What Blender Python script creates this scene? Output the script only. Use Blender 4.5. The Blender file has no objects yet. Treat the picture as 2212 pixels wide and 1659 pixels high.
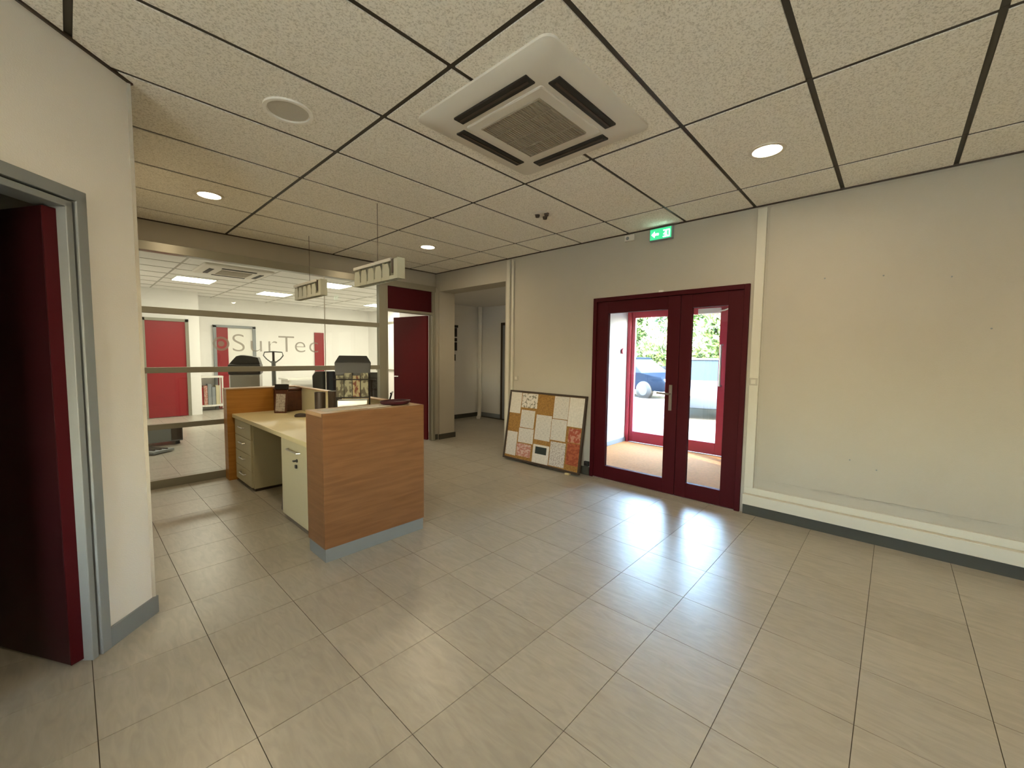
import bpy, bmesh, math, random
from mathutils import Vector, Matrix
random.seed(7)
S = bpy.context.scene
COL = S.collection
PI = math.pi
F0 = 1.405            # eye height above the floor
CZ = 2.729            # ceiling height

# ---------------------------------------------------------------- camera
cam = bpy.data.objects.new('camera', bpy.data.cameras.new('camera'))
COL.objects.link(cam)
cam.data.sensor_width = 36.0
cam.data.lens = 888.4 / 2212 * 36
cam.data.clip_start = 0.02
cam.data.clip_end = 400
rt = Vector((0.6814776, -0.73174434, 0.01176861))
dn = Vector((-0.04231448, -0.05545149, -0.99756434))
fw = Vector((0.73061465, 0.67931977, -0.06875233))
cam.matrix_world = Matrix(((rt.x, -dn.x, -fw.x, 0), (rt.y, -dn.y, -fw.y, 0), (rt.z, -dn.z, -fw.z, F0), (0, 0, 0, 1)))
S.camera = cam

# ---------------------------------------------------------------- world, sun, exposure
w = bpy.data.worlds.new('world'); S.world = w
w.use_nodes = True
wn = w.node_tree; wn.nodes.clear()
sky = wn.nodes.new('ShaderNodeTexSky')
sky.sky_type = 'NISHITA'
sky.sun_disc = False
sky.sun_elevation = math.radians(42)
sky.sun_rotation = math.radians(200)
sky.air_density = 1.3; sky.dust_density = 2.5; sky.ozone_density = 1.6
bg = wn.nodes.new('ShaderNodeBackground'); bg.inputs['Strength'].default_value = 6.5
wo = wn.nodes.new('ShaderNodeOutputWorld')
wn.links.new(sky.outputs[0], bg.inputs[0]); wn.links.new(bg.outputs[0], wo.inputs[0])

sun = bpy.data.objects.new('sun', bpy.data.lights.new('sun', 'SUN'))
sun.data.energy = 7.0; sun.data.angle = math.radians(1.0); sun.data.color = (1, .94, .82)
sun.rotation_euler = Vector((.28, .70, .62)).to_track_quat('Z', 'Y').to_euler()
COL.objects.link(sun)

S.view_settings.view_transform = 'Standard'
S.view_settings.look = 'None'
S.view_settings.gamma = 1.0
S.view_settings.use_curve_mapping = False
S.view_settings.exposure = 1.18
S.cycles.use_denoising = True
S.cycles.max_bounces = 10
S.cycles.diffuse_bounces = 6
S.cycles.transparent_max_bounces = 16
S.cycles.sample_clamp_indirect = 6

DOWN_W = 4.8      # watts of one ceiling downlight
PANEL_W = 13.5     # watts of one ceiling light panel in the glazed office
WARM = (1.0, .77, .47)

# ---------------------------------------------------------------- materials
def newmat(name):
    m = bpy.data.materials.new(name); m.use_nodes = True
    nt = m.node_tree
    return m, nt, nt.nodes['Principled BSDF']

def mat(name, col, rough=.6, metal=0., noise=0., scale=8., bump=0., bscale=80., stretch=None, spec=None, coat=0.):
    m, nt, b = newmat(name)
    b.inputs['Base Color'].default_value = (*col, 1)
    b.inputs['Roughness'].default_value = rough
    b.inputs['Metallic'].default_value = metal
    if spec is not None: b.inputs['Specular IOR Level'].default_value = spec
    if coat: b.inputs['Coat Weight'].default_value = coat
    tc = nt.nodes.new('ShaderNodeTexCoord')
    src = tc.outputs['Object']
    if stretch:
        mp = nt.nodes.new('ShaderNodeMapping'); mp.inputs['Scale'].default_value = stretch
        nt.links.new(src, mp.inputs[0]); src = mp.outputs[0]
    n = nt.nodes.new('ShaderNodeTexNoise'); n.inputs['Scale'].default_value = scale
    n.inputs['Detail'].default_value = 5
    nt.links.new(src, n.inputs['Vector'])
    if noise:
        r = nt.nodes.new('ShaderNodeValToRGB')
        r.color_ramp.elements[0].position = .3; r.color_ramp.elements[1].position = .7
        r.color_ramp.elements[0].color = (*[c * (1 - noise) for c in col], 1)
        r.color_ramp.elements[1].color = (*[min(1, c * (1 + noise * .6)) for c in col], 1)
        nt.links.new(n.outputs[0], r.inputs[0]); nt.links.new(r.outputs[0], b.inputs['Base Color'])
    if bump:
        n2 = nt.nodes.new('ShaderNodeTexNoise'); n2.inputs['Scale'].default_value = bscale
        nt.links.new(src, n2.inputs['Vector'])
        bp = nt.nodes.new('ShaderNodeBump'); bp.inputs['Strength'].default_value = bump
        bp.inputs['Distance'].default_value = .004
        nt.links.new(n2.outputs[0], bp.inputs['Height']); nt.links.new(bp.outputs[0], b.inputs['Normal'])
    return m

def emis(name, col, strength, base=(.8, .8, .8)):
    m, nt, b = newmat(name)
    b.inputs['Base Color'].default_value = (*base, 1)
    b.inputs['Emission Color'].default_value = (*col, 1)
    b.inputs['Emission Strength'].default_value = strength
    return m

def glass_mat(name, tint=(.95, .97, .96), refl=1.0):
    m = bpy.data.materials.new(name); m.use_nodes = True
    nt = m.node_tree; nt.nodes.clear()
    o = nt.nodes.new('ShaderNodeOutputMaterial')
    t = nt.nodes.new('ShaderNodeBsdfTransparent'); t.inputs[0].default_value = (*tint, 1)
    g = nt.nodes.new('ShaderNodeBsdfGlossy'); g.inputs['Roughness'].default_value = .02
    f = nt.nodes.new('ShaderNodeFresnel'); f.inputs['IOR'].default_value = 1.5
    mu = nt.nodes.new('ShaderNodeMath'); mu.operation = 'MULTIPLY'; mu.inputs[1].default_value = refl
    mx = nt.nodes.new('ShaderNodeMixShader')
    ge = nt.nodes.new('ShaderNodeNewGeometry')      # only the entry face of a pane reflects
    inv = nt.nodes.new('ShaderNodeMath'); inv.operation = 'SUBTRACT'; inv.inputs[0].default_value = refl * 1.6
    sc_ = nt.nodes.new('ShaderNodeMath'); sc_.operation = 'MULTIPLY'; sc_.inputs[1].default_value = refl * 1.6
    nt.links.new(ge.outputs['Backfacing'], sc_.inputs[0]); nt.links.new(sc_.outputs[0], inv.inputs[1])
    nt.links.new(inv.outputs[0], mu.inputs[1])
    nt.links.new(f.outputs[0], mu.inputs[0]); nt.links.new(mu.outputs[0], mx.inputs[0])
    nt.links.new(t.outputs[0], mx.inputs[1]); nt.links.new(g.outputs[0], mx.inputs[2])
    nt.links.new(mx.outputs[0], o.inputs[0])
    return m

def wood_mat(name, c1, c2, rough=.42, axis=(1.2, 1.2, 14)):
    m, nt, b = newmat(name)
    tc = nt.nodes.new('ShaderNodeTexCoord')
    mp = nt.nodes.new('ShaderNodeMapping'); mp.inputs['Scale'].default_value = axis
    n = nt.nodes.new('ShaderNodeTexNoise'); n.inputs['Scale'].default_value = 2.2
    n.inputs['Detail'].default_value = 9; n.inputs['Distortion'].default_value = .6
    r = nt.nodes.new('ShaderNodeValToRGB')
    r.color_ramp.elements[0].position = .32; r.color_ramp.elements[1].position = .68
    r.color_ramp.elements[0].color = (*c1, 1); r.color_ramp.elements[1].color = (*c2, 1)
    nt.links.new(tc.outputs['Object'], mp.inputs[0]); nt.links.new(mp.outputs[0], n.inputs['Vector'])
    nt.links.new(n.outputs[0], r.inputs[0]); nt.links.new(r.outputs[0], b.inputs['Base Color'])
    b.inputs['Roughness'].default_value = rough
    return m

def floor_mat(name, base=(.37, .345, .29)):
    m, nt, b = newmat(name)
    geo = nt.nodes.new('ShaderNodeNewGeometry')
    oi = nt.nodes.new('ShaderNodeObjectInfo')
    mp = nt.nodes.new('ShaderNodeMapping'); mp.inputs['Scale'].default_value = (7, 1.6, 1)
    mp.inputs['Rotation'].default_value = (0, 0, .7)
    n = nt.nodes.new('ShaderNodeTexNoise'); n.inputs['Scale'].default_value = 3.5
    n.inputs['Detail'].default_value = 7; n.inputs['Distortion'].default_value = 1.5
    nt.links.new(geo.outputs['Position'], mp.inputs[0]); nt.links.new(mp.outputs[0], n.inputs['Vector'])
    r = nt.nodes.new('ShaderNodeValToRGB')
    r.color_ramp.elements[0].position = .3; r.color_ramp.elements[1].position = .72
    r.color_ramp.elements[0].color = (*[c * .86 for c in base], 1)
    r.color_ramp.elements[1].color = (*[c * 1.07 for c in base], 1)
    nt.links.new(n.outputs[0], r.inputs[0])
    mm = nt.nodes.new('ShaderNodeMath'); mm.operation = 'MULTIPLY_ADD'
    mm.inputs[1].default_value = .10; mm.inputs[2].default_value = .95
    nt.links.new(oi.outputs['Random'], mm.inputs[0])
    vm = nt.nodes.new('ShaderNodeVectorMath'); vm.operation = 'SCALE'
    nt.links.new(r.outputs[0], vm.inputs[0]); nt.links.new(mm.outputs[0], vm.inputs['Scale'])
    nt.links.new(vm.outputs[0], b.inputs['Base Color'])
    # slightly uneven waxed surface
    n2 = nt.nodes.new('ShaderNodeTexNoise'); n2.inputs['Scale'].default_value = 5
    n2.inputs['Detail'].default_value = 3
    nt.links.new(geo.outputs['Position'], n2.inputs['Vector'])
    bp = nt.nodes.new('ShaderNodeBump'); bp.inputs['Strength'].default_value = .12
    bp.inputs['Distance'].default_value = .01
    nt.links.new(n2.outputs[0], bp.inputs['Height']); nt.links.new(bp.outputs[0], b.inputs['Normal'])
    b.inputs['Roughness'].default_value = .33
    b.inputs['Specular IOR Level'].default_value = .75
    return m

def tile_mat(name):
    m, nt, b = newmat(name)
    geo = nt.nodes.new('ShaderNodeNewGeometry')
    n = nt.nodes.new('ShaderNodeTexNoise'); n.inputs['Scale'].default_value = 120
    n.inputs['Detail'].default_value = 4; n.inputs['Roughness'].default_value = .7
    nt.links.new(geo.outputs['Position'], n.inputs['Vector'])
    r = nt.nodes.new('ShaderNodeValToRGB')
    r.color_ramp.elements[0].position = .36; r.color_ramp.elements[1].position = .52
    r.color_ramp.elements[0].color = (.64, .61, .54, 1); r.color_ramp.elements[1].color = (.96, .93, .86, 1)
    nt.links.new(n.outputs[0], r.inputs[0]); nt.links.new(r.outputs[0], b.inputs['Base Color'])
    bp = nt.nodes.new('ShaderNodeBump'); bp.inputs['Strength'].default_value = .5; bp.inputs['Distance'].default_value = .003
    nt.links.new(n.outputs[0], bp.inputs['Height']); nt.links.new(bp.outputs[0], b.inputs['Normal'])
    b.inputs['Roughness'].default_value = .95
    return m

M = {}
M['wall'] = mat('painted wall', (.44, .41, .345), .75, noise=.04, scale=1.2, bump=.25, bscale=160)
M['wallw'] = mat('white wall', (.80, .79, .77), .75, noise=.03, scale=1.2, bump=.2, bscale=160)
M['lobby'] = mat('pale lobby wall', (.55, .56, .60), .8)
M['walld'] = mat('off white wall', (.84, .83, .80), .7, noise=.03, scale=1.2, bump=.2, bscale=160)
M['trunk'] = mat('cream plastic trunking', (.58, .56, .48), .45)
M['floor'] = floor_mat('waxed floor tile')
M['grout'] = mat('dark joint', (.06, .052, .04), .9)
M['tile'] = tile_mat('mineral ceiling tile')
M['rail'] = mat('dark ceiling rail', (.035, .028, .018), .5)
M['grey'] = mat('grey painted metal', (.23, .25, .26), .45)
M['greyb'] = mat('grey blue skirting', (.21, .235, .25), .55)
M['greyd'] = mat('darkened grey skirting', (.05, .048, .035), .6)  # skirting grey darkened for the shade under the wall duct
M['alu'] = mat('grey green aluminium frame', (.26, .25, .20), .30, metal=.15)
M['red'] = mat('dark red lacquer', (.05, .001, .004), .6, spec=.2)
M['redshade'] = mat('red lacquer in shade', (.022, .001, .003), .5)  # shade of the unlit store room put into the leaf colour
M['redm'] = mat('deep red laminate', (.10, .002, .004), .6, spec=.2)
M['red2'] = mat('bright red laminate', (.24, .008, .014), .45)
M['redout'] = mat('raspberry red lacquer', (.36, .016, .04), .45)
M['glass'] = glass_mat('clear glass')
M['wood'] = wood_mat('beech laminate', (.165, .074, .027), (.22, .105, .042))
M['woodt'] = wood_mat('pale beech top', (.42, .27, .15), (.50, .34, .20))
M['woodlit'] = wood_mat('beech laminate in warm light', (.36, .15, .018), (.44, .20, .03))  # same beech, with warm backlight put into its colour
M['cream'] = mat('cream laminate', (.64, .56, .33), .42)
M['creamc'] = mat('cream cabinet laminate', (.52, .48, .32), .5)
M['black'] = mat('black plastic', (.012, .011, .010), .4)
M['dark'] = mat('dark brown plastic', (.045, .028, .018), .5)
M['brown'] = mat('dark brown leatherette', (.10, .030, .012), .5, noise=.3, scale=20)
M['white'] = mat('white plastic', (.72, .71, .66), .4)
M['whitep'] = mat('white metal panel', (.70, .665, .60), .5)
M['paper'] = mat('white paper', (.62, .58, .52), .8, noise=.12, scale=40)
M['cork'] = mat('cork', (.30, .155, .035), .9, noise=.35, scale=60, bump=.3, bscale=200)
M['maroon'] = mat('dark maroon plastic', (.045, .004, .010), .45)
M['chrome'] = mat('brushed steel', (.55, .54, .52), .3, metal=1)
M['acgrille'] = mat('taupe grille', (.30, .26, .20), .7)
M['slot'] = mat('black slot', (.012, .011, .009), .6)
M['coir'] = mat('orange brown coir mat', (.42, .175, .05), .95, noise=.18, scale=30, bump=.5, bscale=400)
M['foam'] = mat('pale yellow foam', (.70, .62, .38), .9)
M['frost'] = mat('frosted lettering film', (.50, .48, .44), .7)
M['frost'].node_tree.nodes['Principled BSDF'].inputs['Alpha'].default_value = .45
M['pendant'] = mat('pale green white enamel', (.52, .53, .43), .4)

def print_mat(name, base, ink, sx, sy, amount=.5):
    m, nt, b = newmat(name)
    tc = nt.nodes.new('ShaderNodeTexCoord')
    mp = nt.nodes.new('ShaderNodeMapping'); mp.inputs['Scale'].default_value = (sx, 1, sy)
    n = nt.nodes.new('ShaderNodeTexNoise'); n.inputs['Scale'].default_value = 1; n.inputs['Detail'].default_value = 2
    nt.links.new(tc.outputs['Object'], mp.inputs[0]); nt.links.new(mp.outputs[0], n.inputs['Vector'])
    r = nt.nodes.new('ShaderNodeValToRGB')
    r.color_ramp.elements[0].position = amount - .04; r.color_ramp.elements[1].position = amount + .05
    r.color_ramp.elements[0].color = (*ink, 1); r.color_ramp.elements[1].color = (*base, 1)
    nt.links.new(n.outputs[0], r.inputs[0]); nt.links.new(r.outputs[0], b.inputs['Base Color'])
    b.inputs['Roughness'].default_value = .8
    return m
M['text'] = print_mat('typed page', (.58, .54, .49), (.47, .44, .40), 30, 150, .47)
M['text2'] = print_mat('table page', (.54, .50, .45), (.36, .31, .29), 60, 60, .47)
M['grapes'] = print_mat('page with dark blotches', (.62, .58, .53), (.20, .19, .15), 28, 28, .44)
M['pink'] = print_mat('pink printed page', (.50, .34, .29), (.38, .16, .12), 25, 40, .5)
M['orange'] = print_mat('orange red flyer', (.33, .085, .03), (.24, .045, .015), 20, 30, .5)
M['redfly'] = print_mat('red flyer', (.42, .20, .14), (.30, .06, .03), 22, 22, .52)
M['photo'] = mat('dark printed picture', (.015, .022, .02), .6)
M['leaflet'] = print_mat('mixed leaflet print', (.30, .29, .20), (.10, .09, .06), 30, 20, .5)
M['leaflet2'] = print_mat('leaflet with red print', (.36, .30, .17), (.16, .05, .03), 30, 20, .46)

# ---------------------------------------------------------------- mesh helpers
class MB:
    def __init__(s): s.bm = bmesh.new()
    def box(s, x0, x1, y0, y1, z0, z1, M4=None):
        if x0 > x1: x0, x1 = x1, x0
        if y0 > y1: y0, y1 = y1, y0
        if z0 > z1: z0, z1 = z1, z0
        v = [s.bm.verts.new(p) for p in ((x0,y0,z0),(x1,y0,z0),(x1,y1,z0),(x0,y1,z0),(x0,y0,z1),(x1,y0,z1),(x1,y1,z1),(x0,y1,z1))]
        for f in ((0,3,2,1),(4,5,6,7),(0,1,5,4),(1,2,6,5),(2,3,7,6),(3,0,4,7)): s.bm.faces.new([v[i] for i in f])
        if M4 is not None:
            for q in v: q.co = M4 @ q.co
        return s
    def tube(s, pts, r, seg=10, close=False):
        pts = [Vector(p) for p in pts]; rings = []
        rr = r if isinstance(r, (list, tuple)) else [r] * len(pts)
        for i, p in enumerate(pts):
            a = pts[i-1] if i > 0 else p; c = pts[i+1] if i < len(pts)-1 else p
            d = (c - a).normalized()
            u = d.orthogonal().normalized() if i == 0 else (U - d * U.dot(d)).normalized()
            U = u; v = d.cross(u)
            rings.append([s.bm.verts.new(p + (u * math.cos(t) + v * math.sin(t)) * rr[i]) for t in [2*PI*k/seg for k in range(seg)]])
        for a, b in zip(rings, rings[1:]):
            for k in range(seg): s.bm.faces.new((a[k], a[(k+1) % seg], b[(k+1) % seg], b[k]))
        s.bm.faces.new(list(reversed(rings[0]))); s.bm.faces.new(rings[-1])
        return s
    def lathe(s, prof, seg=32, c=(0,0,0), sx=1, sy=1, axis='Z'):
        rings = []
        for r, z in prof:
            ring = []
            for k in range(seg):
                t = 2*PI*k/seg
                p = Vector((r*math.cos(t)*sx, r*math.sin(t)*sy, z))
                if axis == 'X': p = Vector((p.z, p.x, p.y))
                if axis == 'Y': p = Vector((p.x, p.z, p.y))
                ring.append(s.bm.verts.new(p + Vector(c)))
            rings.append(ring)
        for a, b in zip(rings, rings[1:]):
            for k in range(seg):
                s.bm.faces.new((a[k], a[(k+1) % seg], b[(k+1) % seg], b[k]))
        s.bm.faces.new(list(reversed(rings[0]))); s.bm.faces.new(rings[-1])
        return s
    def prism(s, poly, z0, z1, axis='Z'):
        def P(a, b, c):
            return {'Z': (a, b, c), 'X': (c, a, b), 'Y': (a, c, b)}[axis]
        lo = [s.bm.verts.new(P(a, b, z0)) for a, b in poly]; hi = [s.bm.verts.new(P(a, b, z1)) for a, b in poly]
        n = len(poly)
        s.bm.faces.new(list(reversed(lo))); s.bm.faces.new(hi)
        for k in range(n): s.bm.faces.new((lo[k], lo[(k+1) % n], hi[(k+1) % n], hi[k]))
        return s
    def mesh(s, name, material, bevel=0, smooth=False):
        bm = s.bm
        if bevel:
            bmesh.ops.bevel(bm, geom=list(bm.edges), offset=bevel, segments=2, affect='EDGES', profile=.5, clamp_overlap=True)
        bmesh.ops.recalc_face_normals(bm, faces=list(bm.faces))
        me = bpy.data.meshes.new(name); bm.to_mesh(me); bm.free()
        if material: me.materials.append(material)
        if smooth:
            me.polygons.foreach_set('use_smooth', [True] * len(me.polygons))
            me.set_sharp_from_angle(angle=math.radians(38))
        return me
    def build(s, name, material, parent=None, bevel=0, smooth=False, label=None):
        o = bpy.data.objects.new(name, s.mesh(name, material, bevel, smooth)); COL.objects.link(o)
        if parent is not None: o.parent = parent
        if label: o['label'] = label
        return o

def tag(o, label, cat, group=None):
    o['label'] = label; o['category'] = cat
    if group: o['group'] = group
    return o
def thing(name, label, cat, loc=(0,0,0), rz=0, group=None):
    o = bpy.data.objects.new(name, None); COL.objects.link(o)
    o.location = loc; o.rotation_euler = (0, 0, rz); o.empty_display_size = .1
    return tag(o, label, cat, group)
def struct_empty(name, loc=(0,0,0), rz=0):
    o = bpy.data.objects.new(name, None); COL.objects.link(o)
    o.location = loc; o.rotation_euler = (0, 0, rz); o['kind'] = 'structure'; o.empty_display_size = .1
    return o
def struct(o): o['kind'] = 'structure'; return o
def bx(*a): return MB().box(*a)
def piece(name, me, parent, loc):
    o = bpy.data.objects.new(name, me); COL.objects.link(o); o.parent = parent; o.location = loc; return o
def copy_tree(o, parent=None):
    c = o.copy(); COL.objects.link(c); c.parent = parent
    for ch in list(o.children): copy_tree(ch, c)
    return c
def ring(mb, r0, r1, z0, z1, seg=32, c=(0,0,0)):
    """flat annulus with thickness"""
    bm = mb.bm; vs = []
    for k in range(seg):
        t = 2*PI*k/seg; ct, st = math.cos(t), math.sin(t)
        vs.append([bm.verts.new((c[0]+r*ct, c[1]+r*st, c[2]+z)) for r, z in ((r0,z0),(r1,z0),(r1,z1),(r0,z1))])
    for k in range(seg):
        a, b = vs[k], vs[(k+1) % seg]
        for j in range(4): bm.faces.new((a[j], b[j], b[(j+1) % 4], a[(j+1) % 4]))
    return mb

# ================================================================= FLOOR
TS = .398
fl = struct(bx(-2.6, 14, -3.2, 13.2, -.12, -.0035).build('floor', M['grout']))
GX, GY = .41, .04
tile_me = bx(.0014, TS-.0014, .0014, TS-.0014, -.004, 0).mesh('floor_tile', M['floor'])
rest = MB()
cells = []
def inside_floor(x, y):
    """which parts of the plan have this floor"""
    if -2.4 <= x <= 4.2 and -3 <= y <= 5.5: return True
    if 4.2 <= x <= 6.5 and 3.6 <= y <= 7.1: return True
    if .1 <= x <= 6.5 and 5.5 < y <= 12.4: return True
    return False
for i in range(-9, 17):
    for j in range(-9, 33):
        x = GX + i*TS; y = GY + j*TS
        if not inside_floor(x + TS/2, y + TS/2): continue
        if x + TS > 4.14 and y < 3.7: x1c = True
        cx, cy = x + TS/2, y + TS/2
        if -.6 < cx < 4.3 and -1. < cy < 5.6 or (4.2 <= cx and 3.8 < cy < 7.1):
            cells.append((cx*cx + cy*cy, x, y))
        else: rest.box(x+.0013, x+TS-.0013, y+.0013, y+TS-.0013, -.004, 0)
cells.sort()
for k, (d, x, y) in enumerate(cells):
    if k < 290: piece('floor_tile', tile_me, fl, (x, y, 0))
    else: rest.box(x+.0013, x+TS-.0013, y+.0013, y+TS-.0013, -.004, 0)
o = rest.build('distant_floor_tiles', M['floor'], fl); o['kind'] = 'stuff'

# ================================================================= CEILING
ce = struct(bx(-2.6, 6.6, -3.2, 5.6, CZ+.02, CZ+.12).build('ceiling', M['rail']))
AX = [-2.352, -1.15, .053, 1.2555, 2.458, 3.653, 4.15]
BY = [.374 + .6*b for b in range(-6, 9)] + [5.58]
HB = .0135
for i in range(len(AX)-1):
    for j in range(len(BY)-1):
        x0, x1, y0, y1 = AX[i]+HB, AX[i+1]-HB, BY[j]+HB, BY[j+1]-HB
        if AX[i] < 0 and BY[j] > 2.7: continue
        if i == len(AX)-2: x1 = 4.147
        if j == len(BY)-2: y1 = 5.577
        if i == 3 and abs(BY[j]-.974) < .01:      # bay holding the cassette: the two tiles frame it
            bx(x0, x1, y0, 1.574-HB, CZ, CZ+.016).build('ceiling_tile', M['tile'], ce); continue
        bx(x0, x1, y0, y1, CZ, CZ+.016).build('ceiling_tile', M['tile'], ce)
for x in AX[:-1]:
    bx(x-.012, x+.012, -3, 5.58, CZ+.004, CZ+.03).build('ceiling_rail', M['rail'], ce)
for y in BY[:-1]:
    bx(-2.4, 4.15, y-.012, y+.012, CZ+.005, CZ+.029).build('ceiling_rail', M['rail'], ce)

# dark edge angles round the ceiling
struct(bx(4.137, 4.15, -3, 5.58, CZ-.010, CZ+.004).build('trim_1', M['dark']))
struct(bx(.25, 4.15, 5.568, 5.58, CZ-.010, CZ+.004).build('trim_2', M['dark']))

# ================================================================= RIGHT WALL (x = 4.15)
DY0, DY1, DH = .976, 2.575, 2.068
wr = MB()
wr.box(4.15, 4.27, -3.0, DY0, 0, CZ)
wr.box(4.15, 4.27, DY0, DY1, DH, CZ)
wr.box(4.15, 4.27, DY1, 4.0, 0, CZ)
wr.box(4.15, 4.46, 4.0, 5.49, 2.43, CZ)
wr.box(4.27, 4.46, 3.9, 4.0, 0, CZ)
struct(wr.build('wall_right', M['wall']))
struct(bx(4.147, 4.46, 5.49, 5.62, 0, CZ+.01).build('wall_pillar', M['wall']))
# raised lining panel right of the door and slim duct above the skirting
struct(bx(4.138, 4.15, -2.9, .855, .335, 2.70).build('trim_3', M['wall'], bevel=.002))
struct(bx(4.085, 4.15, -2.95, DY0-.03, .095, .188).build('trim_4', M['trunk'], bevel=.004))
struct(bx(4.13, 4.15, -2.95, DY0-.03, .188, .245).build('trim_9', M['trunk'], bevel=.003))
struct(bx(4.118, 4.15, -2.95, DY0-.03, 0, .095).build('baseboard_right', M['greyd']))
struct(bx(4.132, 4.15, DY1+.01, 3.99, 0, .095).build('baseboard_door', M['greyd']))
# vertical trunking
t5 = struct(bx(4.118, 4.15, .872, .945, .245, 2.70).build('trim_5', M['trunk'], bevel=.004))
t6 = struct_empty('trim_6')
bx(4.125, 4.15, 3.83, 3.865, 0.095, 2.70).build('trunking_strip', M['trunk'], t6, bevel=.003)
bx(4.12, 4.15, 3.90, 3.955, 0.095, 2.70).build('trunking_strip', M['trunk'], t6, bevel=.004)

# ================================================================= BACK WALL (y = 5.5): glazing, fascia, door 2
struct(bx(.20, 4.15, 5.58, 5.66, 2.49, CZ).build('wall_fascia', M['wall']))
struct(bx(4.03, 4.147, 5.53, 5.62, 0, 2.49).build('wall_back', M['wall']))
gw = struct_empty('window_1')
A = M['alu']
bx(.2, 4.06, 5.47, 5.58, 2.405, 2.495).build('head_frame', A, gw, bevel=.003)
for z0, z1 in ((1.79, 1.852), (1.185, 1.245), (.605, .66)):
    bx(.2, 3.06, 5.475, 5.525, z0, z1).build('rail', A, gw, bevel=.003)
bx(.2, 3.06, 5.465, 5.535, 0, .085).build('sill_rail', A, gw, bevel=.003)
bx(.21, .26, 5.475, 5.525, .085, 2.405).build('post', A, gw, bevel=.003)
bx(3.06, 3.165, 5.46, 5.54, 0, 2.405).build('post', A, gw, bevel=.003)
zz = [(.085, .605), (.66, 1.185), (1.245, 1.79), (1.852, 2.405)]
for z0, z1 in zz:
    bx(.26, 2.297, 5.497, 5.503, z0, z1).build('glass_pane', M['glass'], gw)
    bx(2.303, 3.06, 5.497, 5.503, z0, z1).build('glass_pane', M['glass'], gw)
bx(2.297, 2.303, 5.492, 5.508, .085, 2.405).build('glazing_joint', M['white'], gw)

# lettering on the glass
def text_obj(body, name, material, size, extrude=.0006, offset=0.):
    cu = bpy.data.curves.new(name, 'FONT'); cu.body = body; cu.size = size; cu.extrude = extrude; cu.offset = offset
    cu.align_x = 'LEFT'
    ob = bpy.data.objects.new(name, cu); COL.objects.link(ob)
    dg = bpy.context.evaluated_depsgraph_get()
    me = bpy.data.meshes.new_from_object(ob.evaluated_get(dg)); me.name = name
    bpy.data.objects.remove(ob); bpy.data.curves.remove(cu)
    me.materials.clear(); me.materials.append(material)
    o2 = bpy.data.objects.new(name, me); COL.objects.link(o2)
    return o2
lt = thing('glass_lettering', 'frosted company lettering stuck across the middle pane of the glass partition', 'lettering', (1.245, 5.493, 1.415))
lt.rotation_euler = (PI/2, 0, 0)
xo = 0.
for chx, adv in zip('SurTec', (.172, .182, .128, .178, .172, .15)):
    g_ = text_obj(chx, 'letter', M['frost'], .27, offset=-.004)
    g_.parent = lt; g_.location = (xo, 0, 0); g_.scale = (1.22, 1.08, 1); xo += adv
mk = MB()
for r0, r1, cx in ((.030, .045, 0), (.0, .018, 0)):
    pass
ring(mk, .055, .078, 0, .0012, 28)
ring(mk, .0, .03, 0, .0012, 20)
mko = mk.build('round_emblem', M['frost'])
mko.rotation_euler = (PI/2, 0, 0); mko.location = (1.155, 5.493, 1.50)
tag(mko, 'small round frosted emblem left of the lettering on the glass partition', 'emblem')

# door 2: red transom over an open red leaf
d2 = struct_empty('door_2')
for a in ((3.165, 3.195, 0, 2.405), (3.985, 4.035, 0, 2.405)):
    bx(a[0], a[1], 5.46, 5.56, a[2], a[3]).build('door_frame', A, d2, bevel=.002)
bx(3.195, 3.985, 5.46, 5.56, 2.035, 2.075).build('door_frame', A, d2, bevel=.002)
bx(3.195, 3.985, 5.49, 5.52, 2.075, 2.405).build('transom_panel', M['red'], d2)
lf = struct_empty('x'); lf.name = 'door_leaf'; del lf['kind']; lf.parent = d2
lf.location = (3.975, 5.555, 0); lf.rotation_euler = (0, 0, math.radians(180-80))
bx(0, .78, 0, .04, .012, 2.03).build('leaf_panel', M['redm'], lf, bevel=.002)
h = MB(); h.tube([(.72, -.0, 1.03), (.72, .085, 1.03), (.62, .085, 1.03)], .009)
h.tube([(.72, 0.04, 1.03), (.72, -.045, 1.03), (.62, -.045, 1.03)], .009)
h.build('handle', M['chrome'], lf, smooth=True)
# shell of the adjoining rooms
struct(bx(.12, .20, 2.9, 5.62, 0, CZ).build('wall_left', M['wall']))

# ================================================================= DIAGONAL WALL with door 3
dg0 = Vector((.262, 2.85, 0))
def wall_frame(name):
    o = struct_empty(name); o.location = dg0; o.rotation_euler = (0, 0, math.radians(225)); return o
# local x runs along the wall to the left (s), local +y points to the room? (rotation 225: +y -> (.707,-.707) = room side)
dwm = MB()
dwm.box(0, .30, -.12, 0, 0, CZ)
dwm.box(.30, 1.32, -.12, 0, 2.075, CZ)
dwm.box(1.32, 3.3, -.12, 0, 0, CZ)
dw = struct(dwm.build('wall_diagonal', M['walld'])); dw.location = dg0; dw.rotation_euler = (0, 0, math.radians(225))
bd = MB()
bd.prism([(-.003, 0), (.272, 0), (.272, .014), (-.003, .014)], 0, .095)
dt = struct(MB().box(-.003, 3.2, 0, .012, CZ-.010, CZ+.003).build('trim_10', M['dark'])); dt.location = dg0; dt.rotation_euler = (0, 0, math.radians(225))
b1 = struct(bd.build('baseboard_diagonal', M['greyb'], bevel=.002)); b1.location = dg0; b1.rotation_euler = (0, 0, math.radians(225))
struct(bx(.20, .262, 2.835, 5.47, 0, CZ).build('wall_return', M['wall']))
d3 = wall_frame('door_3')
G = M['grey']
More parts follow.
